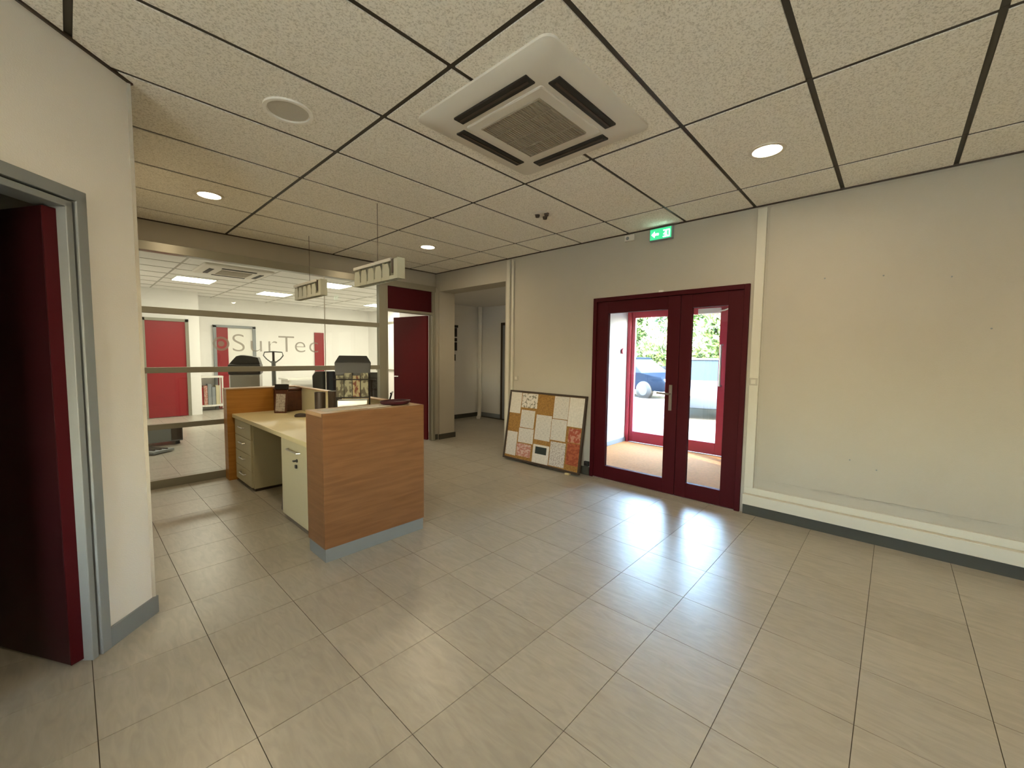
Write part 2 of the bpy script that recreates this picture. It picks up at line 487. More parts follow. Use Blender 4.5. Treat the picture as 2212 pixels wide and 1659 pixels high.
# casing: outer architrave, groove, inner stop
bx(.272, .318, -.10, .016, 0, 2.075).build('architrave', G, d3, bevel=.003)
bx(.328, .356, -.11, .008, 0, 2.03).build('door_stop', G, d3, bevel=.003)
bx(.318, .328, -.11, -.006, 0, 2.04).build('rebate', M['dark'], d3)
bx(1.264, 1.310, -.10, .016, 0, 2.075).build('architrave', G, d3, bevel=.003)
bx(1.228, 1.256, -.11, .008, 0, 2.03).build('door_stop', G, d3, bevel=.003)
bx(.318, 1.264, -.10, .016, 2.045, 2.095).build('architrave', G, d3, bevel=.003)
bx(.328, 1.256, -.11, .008, 2.01, 2.038).build('door_stop', G, d3, bevel=.003)
bx(.272, .33, -.10, .016, 2.045, 2.095).build('architrave', G, d3, bevel=.003)
lf3 = bpy.data.objects.new('door_leaf', None); COL.objects.link(lf3); lf3.parent = d3
# leaf given in world, converted to the frame of the wall
Wm = Matrix.Translation(Vector((-.052, 2.60, 0))) @ Matrix.Rotation(math.radians(119), 4, 'Z')
lf3.matrix_parent_inverse = Matrix.Identity(4)
lf3.matrix_local = (Matrix.Translation(dg0) @ Matrix.Rotation(math.radians(225), 4, 'Z')).inverted() @ Wm
bx(.004, .86, -.048, 0, .01, 2.0).build('leaf_panel', M['redshade'], lf3, bevel=.002)
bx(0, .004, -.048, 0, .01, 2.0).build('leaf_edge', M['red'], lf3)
h = MB(); h.tube([(.80, 0, 1.02), (.80, .05, 1.02), (.69, .05, 1.02)], .009); h.build('handle', M['chrome'], lf3, smooth=True)
# unlit store room behind it
sr = MB()
sr.box(-2.55, -2.45, .2, 5.5, 0, CZ); sr.box(-2.5, .2, 5.4, 5.5, 0, CZ)
struct(sr.build('wall_store', M['wall']))
struct(bx(-2.6, .2, 2.9, 5.6, CZ-.02, CZ+.03).build('ceiling_store', M['wall']))

# shell behind the camera
sh = MB()
sh.box(-2.45, -2.35, -3.1, -1.28, 0, CZ); sh.box(-2.45, -2.35, .2, .6, 0, CZ); sh.box(-2.45, -2.35, -1.28, .2, 0, .85); sh.box(-2.45, -2.35, -1.28, .2, 2.45, CZ); sh.box(-2.45, 4.27, -3.1, -3.0, 0, CZ)
struct(sh.build('wall_front', M['wall']))

struct(bx(-5.2, -2.45, -4.2, 1.6, 2.50, 2.62).build('added_canopy', M['wall']))  # unseen canopy, added to block sky light above the added window
struct(bx(-5.2, -5.1, -4.2, 1.6, 2.05, 2.50).build('added_canopy_apron', M['wall']))  # front drop of the added canopy, also out of view
w2 = struct_empty('added_window')  # unseen window, added to bring daylight onto the ceiling
for a in ((-1.28, -1.22, .85, 2.45), (.14, .2, .85, 2.45)): bx(-2.43, -2.37, *a).build('window_frame', M['white'], w2)
for a in ((.85, .91), (2.39, 2.45)): bx(-2.43, -2.37, -1.22, .14, *a).build('window_frame', M['white'], w2)
bx(-2.404, -2.396, -1.22, .14, .91, 2.39).build('glass_pane', M['glass'], w2)

# ================================================================= DOOR 1: entrance double door, dark red
d1 = struct_empty('door_1')
R = M['red']
def slab(x0, x1, y0, y1, z0, z1, nm, par, m=R, bev=.004): return bx(x0, x1, y0, y1, z0, z1).build(nm, m, par, bevel=bev)
slab(4.125, 4.23, DY1-.045, DY1, 0, DH, 'door_frame', d1)
slab(4.125, 4.23, DY0, DY0+.045, 0, DH, 'door_frame', d1)
slab(4.125, 4.23, DY0+.045, DY1-.045, DH-.045, DH, 'door_frame', d1)
def glazed_leaf(par, x, y0, y1, z0, z1, st0, st1, bot, top, m, th=.05):
    """framed leaf in a plane of constant x: stiles st0 (low y side) and st1 (high y side)"""
    lf = bpy.data.objects.new('door_leaf', None); COL.objects.link(lf); lf.parent = par; lf.location = (x, y0, z0)
    W_, H_ = y1-y0, z1-z0
    bx(0, th, 0, st0, 0, H_).build('stile', m, lf, bevel=.003)
    bx(0, th, W_-st1, W_, 0, H_).build('stile', m, lf, bevel=.003)
    bx(0, th, st0, W_-st1, 0, bot).build('bottom_rail', m, lf, bevel=.003)
    bx(0, th, st0, W_-st1, H_-top, H_).build('top_rail', m, lf, bevel=.003)
    bx(th/2-.004, th/2+.004, st0, W_-st1, bot, H_-top).build('glass_pane', M['glass'], lf)
    return lf
bx(4.13, 4.27, DY0, DY1, 0, .008).build('threshold', M['chrome'], d1, bevel=.002)
YM = 1.582
lA = glazed_leaf(d1, 4.14, YM+.003, DY1-.047, .008, DH-.047, .125, .142, .148, .13, R)
lB = glazed_leaf(d1, 4.14, DY0+.047, YM-.003, .008, DH-.047, .128, .106, .148, .13, R)
hd = MB(); hd.box(-.012, 0, .05, .08, .86, 1.12)
hd.tube([(-.01, .065, 1.03), (-.055, .065, 1.03), (-.055, .19, 1.035)], .010)
hd.build('handle', M['chrome'], lA, smooth=True)
bx(4.128, 4.15, 1.765, 1.81, DH-.02, DH+.02).build('door_contact', M['white'], d1, bevel=.003)

# ================================================================= VESTIBULE
VX = 6.3
struct(bx(4.27, VX+.02, 3.25, 3.33, -.02, 2.65).build('wall_vestibule', M['lobby']))
struct(bx(4.27, VX, 3.236, 3.25, 0, .07).build('baseboard_vestibule', M['greyb']))
struct(bx(4.27, VX+.1, .7, 3.33, 2.45, 2.53).build('ceiling_vestibule', M['wallw']))
tag(bx(4.272, VX-.05, .82, 3.235, -.003, .006).build('doormat', M['coir']), 'orange brown coir mat covering the entrance lobby floor', 'doormat')
struct(bx(4.27, VX, .72, .80, 0, 2.5).build('wall_lobby_side', M['lobby']))
d4 = struct_empty('door_4')
RO = M['redout']
slab(VX-.03, VX+.06, 3.19, 3.25, 0, 2.20, 'door_frame', d4, RO)
slab(VX-.03, VX+.06, .80, 1.70, 0, 2.45, 'door_frame', d4, RO)
slab(VX-.03, VX+.06, 1.70, 3.19, 2.14, 2.20, 'door_frame', d4, RO)
struct(bx(VX-.01, VX+.08, 1.70, 3.25, 2.2, 2.45).build('wall_lintel', M['wallw']))
l1 = glazed_leaf(d4, VX, 2.48, 3.19, .01, 2.14, .125, .06, .17, .10, RO)
l2 = glazed_leaf(d4, VX-.02, 1.71, 2.46, .01, 2.14, .13, .13, .17, .10, RO)
hp = MB(); hp.tube([(-.0, .085, 1.58), (-.07, .085, 1.58), (-.07, .085, 1.0), (0, .085, 1.0)], .014); hp.build('pull_handle', M['chrome'], l2, smooth=True)
dc = MB(); dc.box(-.05, 0, .12, .42, 2.03, 2.10); dc.tube([(-.03, .2, 2.05), (-.06, .06, 2.06), (-.02, .0, 2.09)], .010)
dc.build('door_closer', M['white'], l2)
o = MB().lathe([(0,0),(.045,0),(.05,.012),(.04,.03),(0,.034)], 20, axis='Y').build('alarm_button', M['redout'])
o.location = (6.1, 3.216, 1.50)
tag(o, 'round red push button on the white lobby wall left of the outer door', 'button')

# ================================================================= CORRIDOR beyond the opening
cr = MB()
cr.box(4.46, 6.6, 7.05, 7.15, 0, CZ); cr.box(6.5, 6.6, 3.8, 7.15, 0, CZ); cr.box(4.46, 6.6, 3.75, 3.85, 0, CZ)
struct(cr.build('wall_corridor', M['wallw']))
struct(bx(4.27, 6.6, 3.8, 7.15, 2.5, 2.6).build('ceiling_corridor', M['wallw']))
struct(bx(4.46, 6.5, 7.035, 7.05, 0, .09).build('baseboard_corridor', M['greyd']))
struct(bx(6.485, 6.5, 3.85, 7.035, 0, .09).build('baseboard_end', M['grey']))
struct(bx(4.40, 4.48, 5.62, 7.1, 0, 2.6).build('wall_office', M['wallw']))
struct(bx(4.455, 4.47, 5.48, 5.50, 0, .09).build('baseboard_pillar', M['grey']))
struct(MB().box(4.13, 4.475, 5.475, 5.49, 0, .085).build('trim_7', M['greyd']))
struct(bx(4.035, 4.13, 5.515, 5.53, 0, .085).build('trim_8', M['greyd']))
pp = MB(); pp.tube([(6.36, 6.92, 2.5), (6.36, 6.92, .30), (6.33, 6.89, .16), (6.22, 6.78, .05), (6.12, 6.70, .03)], .045, 14)
po = pp.build('drain_pipe', M['white'], smooth=True)
tag(po, 'white vertical drain pipe bending out over the floor in the corridor corner', 'pipe')
d6 = struct_empty('door_6')
bx(6.47, 6.5, 5.35, 6.37, 0, 2.12).build('door_frame', M['dark'], d6, bevel=.003)
bx(6.462, 6.475, 5.42, 6.30, .01, 2.06).build('door_leaf', M['grey'], d6)
bl = thing('wall_plaque', 'tall narrow black plaque in several pieces on the far corridor wall beside the pillar', 'sign', (5.69, 7.03, 0))
for z0, z1, xx in ((2.0, 2.05, .03), (1.80, 1.99, 0), (1.70, 1.77, 0), (1.50, 1.68, 0), (1.28, 1.42, -.04)):
    bx(xx-.02, xx+.075, -.025, .02, z0, z1).build('plate', M['black'], bl, bevel=.004)

# ================================================================= GLAZED OFFICE (far room)
fr = MB()
fr.box(2.0, 6.6, 12.3, 12.4, 0, CZ); fr.box(6.5, 6.6, 7.1, 12.4, 0, CZ)
fr.box(.12, .2, 5.6, 11.4, 0, CZ)
fr.box(.12, 2.0, 11.4, 12.4, 0, CZ)
struct(fr.build('wall_office_back', M['wallw']))
fc = struct(bx(.12, 6.6, 5.66, 12.4, CZ, CZ+.05).build('ceiling_office', M['wallw']))
for k in range(5):
    x = 1.2 + 1.2*k
    bx(x-.012, x+.012, 5.7, 12.3, CZ-.004, CZ).build('ceiling_rail', M['alu'], fc)
for k in range(11):
    y = 6.1 + .6*k
    bx(.2, 6.5, y-.012, y+.012, CZ-.004, CZ).build('ceiling_rail', M['alu'], fc)
# tall bright window at the right side of the office (off to the side, daylight)
w3 = struct_empty('window_3')
bx(6.48, 6.5, 8.0, 11.8, .9, .96).build('window_frame', M['alu'], w3)
bx(6.48, 6.5, 8.0, 11.8, 2.3, 2.36).build('window_frame', M['alu'], w3)

# ---- door 5: red door in the left part of the office
d5 = struct_empty('door_5')
bx(.98, 1.08, 11.33, 11.4, 0, 2.11).build('door_frame', M['alu'], d5)
bx(1.74, 1.80, 11.33, 11.4, 0, 2.11).build('door_frame', M['alu'], d5)
bx(.98, 1.80, 11.33, 11.4, 2.05, 2.11).build('door_frame', M['alu'], d5)
bx(1.08, 1.74, 11.35, 11.39, .01, 2.05).build('door_leaf', M['red2'], d5)
# ---- far doorway: red open leaf edge and glazed bright panel
d7 = struct_empty('door_7')
bx(2.42, 2.48, 12.22, 12.3, 0, 2.06).build('door_frame', M['grey'], d7)
bx(2.48, 2.72, 12.24, 12.29, .01, 2.02).build('door_leaf', M['red2'], d7)
bx(2.42, 3.33, 12.22, 12.3, 2.02, 2.08).build('door_frame', M['grey'], d7)
bx(3.26, 3.33, 12.22, 12.3, 0, 2.06).build('door_frame', M['grey'], d7)
bx(2.72, 3.26, 12.26, 12.29, .01, 2.02).build('white_panel', M['white'], d7)

# ================================================================= CEILING THINGS
# cassette air conditioner
ac = thing('ceiling_air_conditioner', 'large square four-way cassette air conditioner with taupe grille, in the near ceiling', 'air conditioner', (1.857, 1.578, CZ))
H_ = .475
pm = MB()
def rrect(a, r, n=5):
    out = []
    for cx, cy, t0 in ((a-r, a-r, 0), (-a+r, a-r, PI/2), (-a+r, -a+r, PI), (a-r, -a+r, 1.5*PI)):
        for k in range(n+1): t = t0 + PI/2*k/n; out.append((cx + r*math.cos(t), cy + r*math.sin(t)))
    return out
def loft(mb, loops):
    rs = [[mb.bm.verts.new((x, y, z)) for x, y in pts] for pts, z in loops]
    for a, b in zip(rs, rs[1:]):
        for k in range(len(a)): mb.bm.faces.new((a[k], a[(k+1) % len(a)], b[(k+1) % len(a)], b[k]))
    mb.bm.faces.new(rs[0]); mb.bm.faces.new(list(reversed(rs[-1])))
loft(pm, [(rrect(H_, .05), 0), (rrect(H_, .05), -.012), (rrect(H_-.018, .045), -.024), (rrect(H_-.13, .03), -.036)])
pm.build('panel', M['whitep'], ac, smooth=True)
gf = MB()
loft(gf, [(rrect(.272, .012), -.034), (rrect(.272, .012), -.042), (rrect(.266, .012), -.045)])
gf.build('intake_frame', M['whitep'], ac)
gr = MB()
gr.box(-.212, .212, -.212, .212, -.047, -.043)
gr.build('intake_grille', M['acgrille'], ac)
gs = MB()
for k in range(28):
    y = -.205 + k*.0152
    gs.box(-.21, .21, y-.0022, y+.0022, -.0515, -.047)
for k in range(5):
    x = -.21 + k*.105
    gs.box(x-.003, x+.003, -.21, .21, -.052, -.047)
o = gs.build('grille_louvres', M['acgrille'], ac); o['kind'] = 'stuff'
for k in range(4):
    sl = MB()
    Mx = Matrix.Rotation(k*PI/2, 4, 'Z')
    sl.box(-.262, .262, .304, .372, -.043, -.030, Mx)
    s = sl.build('air_slot', M['slot'], ac, bevel=.004)
    fb = MB(); fb.box(-.245, .245, .330, .343, -.0465, -.036, Mx)
    fb.build('flap', M['dark'], s)

# second, distant cassette in the office
ac2 = thing('ceiling_air_conditioner', 'cassette air conditioner in the ceiling of the glazed office', 'air conditioner', (1.89, 8.0, CZ))
p2 = MB(); loft(p2, [(rrect(H_, .05), 0), (rrect(H_, .05), -.012), (rrect(H_-.018, .045), -.03), (rrect(H_-.13, .03), -.045)])
p2.build('panel', M['whitep'], ac2)
MB().box(-.21, .21, -.21, .21, -.052, -.044).build('intake_grille', M['acgrille'], ac2)
for k in range(4):
    sl = MB(); sl.box(-.235, .235, .312, .372, -.05, -.030, Matrix.Rotation(k*PI/2, 4, 'Z')); sl.build('air_slot', M['slot'], ac2)

# downlights
lens = emis('lit downlight lens', (1, .86, .62), 14)
trimm = mat('white lamp trim', (.75, .70, .60), .4)
def downlight(x, y, label):
    t = thing('downlight', label, 'ceiling light', (x, y, CZ), 0, 'round recessed downlights')
    ring(MB(), .082, .104, -.008, 0, 32).build('trim_ring', trimm, t)
    MB().lathe([(0, -.004), (.083, -.004), (.083, 0), (0, 0)], 32).build('lens', lens, t)
    L = bpy.data.lights.new('downlight_lamp', 'AREA'); L.shape = 'DISK'; L.size = .16; L.energy = DOWN_W; L.color = WARM
    lo = bpy.data.objects.new('downlight_lamp', L); COL.objects.link(lo); lo.parent = t; lo.location = (0, 0, -.012)
    return t
downlight(3.08, .672, 'lit round downlight between the air conditioner and the blank right wall')
downlight(.863, 4.318, 'lit round downlight at the left, nearest the diagonal wall')
downlight(3.061, 4.288, 'lit round downlight in front of the red transom and back corner')
for x, y, lab in ((.86, .68, 'added unseen downlight directly above the viewpoint'), (3.08, -2.0, 'added unseen downlight behind the viewpoint near the right wall'),
               (.86, -2.0, 'added unseen downlight behind the viewpoint near the front wall'), (-1.2, -.6, 'added unseen downlight behind the viewpoint near the left corner')): downlight(x, y, lab)  # out-of-view downlights, added to brighten the room
dcor = downlight(5.7, 4.7, 'added unseen downlight in the side corridor'); dcor.location.z = 2.5  # out-of-view lamp, added to brighten the corridor
for c_ in dcor.children:
    if c_.type == 'LIGHT': c_.data.energy = 1.6

# round ceiling speaker
sp = thing('ceiling_speaker', 'unlit round speaker grille in the ceiling left of the air conditioner', 'speaker', (.874, 2.509, CZ))
ring(MB(), .106, .124, -.010, 0, 40).build('trim_ring', mat('bright white trim', (.93, .91, .86), .4), sp)
MB().lathe([(0, -.005), (.06, -.005), (.1, -.002), (.1, 0), (0, 0)], 40).build('grille', mat('speaker grille', (.58, .55, .48), .7, bump=.6, bscale=500), sp)
# small rosette with three dark holes
rs = thing('ceiling_rosette', 'small pale ceiling rosette with three dark cups near the exit sign', 'ceiling fitting', (3.07, 2.485, CZ))
MB().lathe([(0, -.012), (.07, -.012), (.09, 0), (0, 0)], 28).build('base_plate', M['whitep'], rs)
for a in (.3, 2.4, 4.5):
    c = (.052*math.cos(a), .052*math.sin(a), 0)
    MB().lathe([(0, -.034), (.018, -.034), (.024, -.008), (0, -.008)], 16, c).build('cup', M['dark'], rs)

# office light panels
lp_m = emis('lit light panel', (1, .93, .68), 7)
pan = {(1.62, 9.5): 'lit square panel beside the distant air conditioner', (3.2, 10.3): 'lit square panel over the far middle of the office',
       (3.52, 8.1): 'lit square panel right of the hanging lamps', (5.8, 10.4): 'lit square panel at the far right of the office', (5.6, 7.6): 'lit square panel near the red transom'}
for (x, y), lab in pan.items():
    t = thing('ceiling_light_panel', lab, 'ceiling light', (x, y, CZ), 0, 'square light panels in the office ceiling')
    bx(-.30, .30, -.30, .30, -.012, 0).build('frame', M['white'], t)
    bx(-.28, .28, -.28, .28, -.016, -.012).build('diffuser', lp_m, t)
    L = bpy.data.lights.new('panel_lamp', 'AREA'); L.shape = 'SQUARE'; L.size = .55; L.energy = PANEL_W; L.color = (1, .92, .76)
    lo = bpy.data.objects.new('panel_lamp', L); COL.objects.link(lo); lo.parent = t; lo.location = (0, 0, -.022)

# pendants above the counter
def pendant(y, label):
    t = thing('pendant_lamp', label, 'pendant lamp', (1.905, y, 2.035), 0, 'slim hanging lamps above the counter')
    Lh = .375
    bd = MB()
    bd.prism([(-.030, .170), (.030, .170), (.036, 0), (.030, 0), (.024, .160), (-.024, .160)], -Lh, Lh, 'Y')
    bd.build('housing', M['pendant'], t)
    bx(-.045, -.028, -Lh+.09, Lh, .150, .176).build('edge_strip', M['white'], t, bevel=.002)
    for k in range(10):
        yy = -Lh + .10 + k*(2*Lh-.11)/9
        MB().box(-.030, .030, yy, yy+.006, .0, .15).build('louvre_blade', M['pendant'], t)
    for k in range(5):
        yy = -Lh + .125 + k*.128
        MB().prism([(yy, 0), (yy+.108, 0), (yy+.108, .085), (yy+.095, .135), (yy+.02, .135), (yy, .085)], -.036, -.030, 'X').build('side_plate', M['pendant'], t)
    bx(-.034, -.029, -Lh, Lh, 0, .03).build('lower_rail', M['pendant'], t)
    bx(-.036, .036, -Lh-.004, -Lh, 0, .17).build('end_cap', M['pendant'], t, bevel=.001)
    bx(-.036, -.031, -Lh, -Lh+.055, .0, .16).build('end_plate', M['pendant'], t)
    MB().box(-.04, .02, -Lh+.055, -Lh+.088, .05, .165).build('lamp_holder', M['dark'], t, bevel=.004)
    MB().tube([(0, 0, .165), (0, 0, CZ-2.035)], .0022, 6).build('cord', M['dark'], t)
    return t
pendant(3.42, 'slim pale louvred lamp hanging on a thin cord, nearer of two above the counter')
pendant(4.94, 'slim pale louvred lamp hanging on a thin cord, farther one against the office glass')

# ================================================================= RECEPTION DESK
rd = thing('reception_desk', 'beech reception counter with cream worktop and grey plinth', 'desk', (1.11, 2.72, 0))
DX = .79
bx(0, DX, 0, .018, .093, 1.01).build('front_panel', M['wood'], rd, bevel=.0015)
bx(0, .018, .018, .28, .093, .985).build('end_panel', M['wood'], rd, bevel=.001)
bx(DX-.018, DX, .018, 2.66, .093, 1.01).build('outer_panel', M['wood'], rd, bevel=.001)
bx(.018, DX-.018, .018, .28, .985, 1.01).build('top_shelf', M['woodt'], rd, bevel=.001)
bx(0, .018, .018, .28, .985, 1.01).build('top_shelf_edge', M['woodt'], rd, bevel=.001)
bx(.018, DX-.018, .262, .28, .093, .985).build('inner_panel', M['creamc'], rd)
pl = MB(); pl.prism([(.006, .006), (DX-.006, .006), (DX-.006, 2.65), (DX-.03, 2.65), (DX-.03, .03), (.03, .03), (.03, .275), (.006, .275)], 0, .093)
pl.build('plinth', M['greyb'], rd)
bx(DX-.055, DX-.018, .28, 2.55, .735, 1.0).build('inner_lining', M['creamc'], rd)
bx(DX-.075, DX-.018, .28, 2.55, 1.0, 1.012).build('ledge', M['woodt'], rd, bevel=.002)
bx(.03, DX-.018, 2.56, 2.70, .0, 1.0).build('far_panel', M['woodlit'], rd)
bx(.03, DX, 2.555, 2.71, 1.0, 1.012).build('far_panel_top', M['woodt'], rd, bevel=.001)
wt = MB(); wt.prism([(.075, .28), (DX-.055, .28), (DX-.055, 2.56), (.075, 2.56)], .695, .735)
wt.build('worktop', M['cream'], rd, bevel=.004)
bx(DX-.075, DX-.055, .28, 2.56, .05, .695).build('modesty_panel', M['creamc'], rd)
# cabinet
cb = thing('desk_cabinet', 'cream one-door cabinet under the worktop behind the wooden end', 'cabinet', (1.20, 3.01, 0))
bx(.018, .55, 0, .79, .03, .69).build('body', M['creamc'], cb, bevel=.001)
bx(.03, .55, .02, .77, 0, .03).build('plinth', M['dark'], cb)
dr = bx(0, .018, .003, .787, .035, .688).build('door', M['creamc'], cb, bevel=.0015)
hb = MB(); hb.tube([(0, .36, .62), (-.025, .37, .62), (-.025, .60, .62), (0, .61, .62)], .006, 8)
hb.build('handle', M['chrome'], dr, smooth=True)
lk = MB(); lk.lathe([(0, -.006), (.014, -.006), (.014, 0), (0, 0)], 16, (0, .43, .55), axis='X'); lk.box(-.03, -.004, .424, .450, .545, .555)
lk.build('lock', M['black'], dr)
bx(-.016, -.002, .42, .446, .49, .518).build('key_fob', M['black'], dr, bevel=.003)
# drawer unit
du = thing('drawer_unit', 'cream pedestal of four drawers under the far end of the worktop', 'drawers', (1.20, 4.66, 0))
bx(.018, .55, 0, .60, .03, .69).build('body', M['creamc'], du, bevel=.001)
bx(.03, .55, .02, .59, 0, .03).build('plinth', M['dark'], du)
for k in range(4):
    z1 = .685 - k*.163
    d = bx(0, .018, .02, .58, z1-.157, z1).build('drawer', M['creamc'], du, bevel=.002)
    hh = MB(); hh.tube([(0, .22, z1-.06), (-.022, .225, z1-.06), (-.022, .375, z1-.06), (0, .38, z1-.06)], .006, 8)
    hh.build('handle', M['chrome'], d, smooth=True)
# dark bag in the knee hole
bg_ = MB(); loft(bg_, [([(.0,.0),(.16,.0),(.16,.12),(.0,.12)], 0), ([(.01,.0),(.15,.0),(.15,.11),(.01,.11)], .16), ([(.04,.03),(.11,.03),(.11,.07),(.04,.07)], .30)])
bo = bg_.build('small_bag', M['dark'], bevel=.01); bo.location = (1.24, 3.85, .0)
tag(bo, 'small dark brown bag standing in the knee hole beside the cabinet', 'bag')

# ---- things on the desk and counter
T = .735
# desk calendar in front of brown box
bb = thing('brown_box', 'dark brown leather-look box at the far end of the worktop', 'box', (1.60, 5.10, T), .06)
bx(0, .26, -.02, .16, 0, .235).build('body', M['brown'], bb, bevel=.012)
bx(-.003, .263, -.023, .163, .235, .262).build('lid', M['brown'], bb, bevel=.008)
ch = thing('card_holder', 'upright holder with a black top bar and a printed card, leaning on the brown box', 'card holder', (1.525, 5.03, T), -.45)
ch.rotation_euler = (-.16, 0, -.75)
bx(0, .13, 0, .02, 0, .265).build('back_plate', M['brown'], ch, bevel=.003)
bx(-.004, .134, -.012, .03, .265, .325).build('top_bar', M['black'], ch, bevel=.005)
bx(.015, .115, -.003, 0, .02, .215).build('card', M['text2'], ch)
ms = MB(); ms.lathe([(0, 0), (.04, 0), (.045, .012), (.035, .03), (.015, .038), (0, .039)], 24, (0,0,0), 1.5, .85)
mo = ms.build('computer_mouse', M['dark'], smooth=True); mo.location = (1.64, 4.56, T); mo.rotation_euler = (0, 0, -.6)
tag(mo, 'small dark rounded mouse lying on the cream worktop', 'mouse')
pc = thing('pen_pot', 'small dark brown pot on the worktop left of the leaflet rack', 'pot', (1.42, 3.52, T))
MB().lathe([(0, 0), (.040, 0), (.043, .345), (.037, .345), (.035, .01), (0, .01)], 20).build('cup', M['dark'], pc, smooth=True)
fb = thing('file_box', 'black file box between the small pot and the leaflet rack', 'box', (1.455, 3.35, T))
bx(0, .075, 0, .10, 0, .36).build('body', M['dark'], fb, bevel=.004)
bx(-.003, .0, .02, .08, .05, .2).build('spine_label', M['leaflet'], fb)

# leaflet rack
rk = thing('leaflet_rack', 'black countertop leaflet rack with a dark header panel and printed leaflets', 'rack', (1.40, 3.17, T), -.55)
rw = .245
for x in (0, rw): MB().tube([(x, .0, 0), (x, .03, .25), (x, .08, .53)], .006, 8).build('upright', M['black'], rk, smooth=True)
MB().tube([(0, -.02, .1), (rw, -.02, .1)], .004, 8).build('crossbar', M['black'], rk)
MB().tube([(-.03, -.02, .47), (rw+.05, -.02, .47)], .004, 8).build('crossbar', M['black'], rk)
MB().tube([(0, -.02, .33), (rw, -.02, .33)], .004, 8).build('crossbar', M['black'], rk)
hdr = MB(); loft(hdr, [([(-.006, .02), (rw+.006, .02), (rw+.004, .05), (-.004, .05)], .50), ([(-.012, .035), (rw+.014, .035), (rw+.012, .065), (-.01, .065)], .60), ([(.02, .055), (rw-.02, .055), (rw-.02, .08), (.02, .08)], .655)])
hdr.build('header_panel', M['black'], rk, bevel=.003)
bx(.0, rw, .022, .03, .32, .52).build('back_board', M['black'], rk)
for k in range(4):
    m_ = M['leaflet2'] if k == 2 else M['leaflet']
    x0 = .004 + k*.060
    bx(x0, x0+.055, -.012, .012, .325, .50 + .02*(k % 2)).build('leaflet', m_, rk)
bx(.01, rw-.01, -.03, .05, .215, .31).build('lower_tray', M['chrome'], rk, bevel=.006)
bx(.0, rw, -.05, .09, 0, .018).build('base', M['chrome'], rk, bevel=.004)
for k in range(3):
    MB().tube([(.06+k*.06, -.016, .32), (.06+k*.06, -.016, .50)], .0018, 6).build('wire', M['black'], rk)

# maroon tray and papers on the block
tr = MB(); tr.lathe([(0, 0), (.085, 0), (.118, .012), (.125, .032), (.119, .034), (.108, .018), (.08, .010), (0, .010)], 36, (0,0,0), 1.0, .72)
to = tr.build('maroon_dish', M['maroon'], smooth=True); to.location = (1.735, 2.865, 1.010)
tag(to, 'shallow dark maroon oval dish on the wooden counter top', 'dish')
for k, (x, y, a, lab) in enumerate(((1.26, 2.87, .08, 'white sheet lying at the left corner of the counter top'),
                               (1.44, 2.865, -.04, 'white sheet lying in the middle of the counter top'),
                               (1.545, 2.845, .12, 'loose white sheet beside the maroon dish'))):
    p = bx(-.10, .10, -.07, .07, 0, .0012 + .001*k).build('paper_sheet', M['paper']); p.location = (x, y, 1.0105 + k*.0012); p.rotation_euler = (0, 0, a)
    tag(p, lab, 'paper', 'loose sheets on the counter')

# ================================================================= NOTICE BOARD leaning on the wall
BW, BH = 1.235, .925
tilt = math.asin(.145 / BH)
bm_root = Matrix.Translation(Vector((3.985, 3.86, .022))) @ Matrix.Rotation(-PI/2, 4, 'Z') @ Matrix.Rotation(-tilt, 4, 'X')
# local x: along the board (towards smaller y), local z: up the board, local -y: front
nb = thing('notice_board', 'dark-framed cork notice board leaning against the wall beside the red entrance door', 'notice board')
nb.matrix_world = bm_root
bx(.02, BW-.02, .004, .016, .02, BH-.02).build('cork_panel', M['cork'], nb)
for nm, a in (('frame_rail', (0, BW, -.008, .022, 0, .024)), ('frame_rail', (0, BW, -.008, .022, BH-.024, BH)), ('frame_rail', (0, .024, -.008, .022, .024, BH-.024)), ('frame_rail', (BW-.024, BW, -.008, .022, .024, BH-.024))):
    bx(*a).build(nm, M['dark'], nb, bevel=.002)
sheets = [
 (.02, .175, .02, .33, 'paper', 'blank pale sheet at the top left of the notice board'),
 (.185, .40, .03, .235, 'grapes', 'white sheet with dark sprig-like blotches near the top of the notice board'),
 (.195, .385, .27, .52, 'text', 'typed sheet directly under the sheet with dark blotches'),
 (.62, .80, .03, .33, 'text', 'typed sheet right of the bare cork at the top of the notice board'),
 (.805, .98, .03, .41, 'paper', 'plain white sheet at the top right corner of the notice board'),
 (.41, .61, .31, .655, 'text', 'typed sheet in the centre of the notice board below the bare cork'),
 (.615, .80, .34, .62, 'text', 'typed sheet right of the central sheet on the notice board'),
 (.025, .175, .60, .94, 'text', 'long white sheet at the bottom left of the notice board'),
 (.19, .395, .53, .735, 'text', 'white sheet above the pink printed sheet on the notice board'),
 (.185, .38, .75, .93, 'pink', 'pink and red printed sheet at the bottom of the notice board'),
 (.41, .62, .72, .97, 'paper', 'white sheet bearing a small dark picture at the bottom of the notice board'),
 (.63, .815, .64, .96, 'text2', 'sheet printed with a dense grid, beside the orange flyer'),
 (.83, .97, .43, .61, 'redfly', 'small red and white flyer at the right edge of the notice board'),
 (.83, .975, .62, .90, 'orange', 'orange red flyer at the lower right of the notice board'),
]
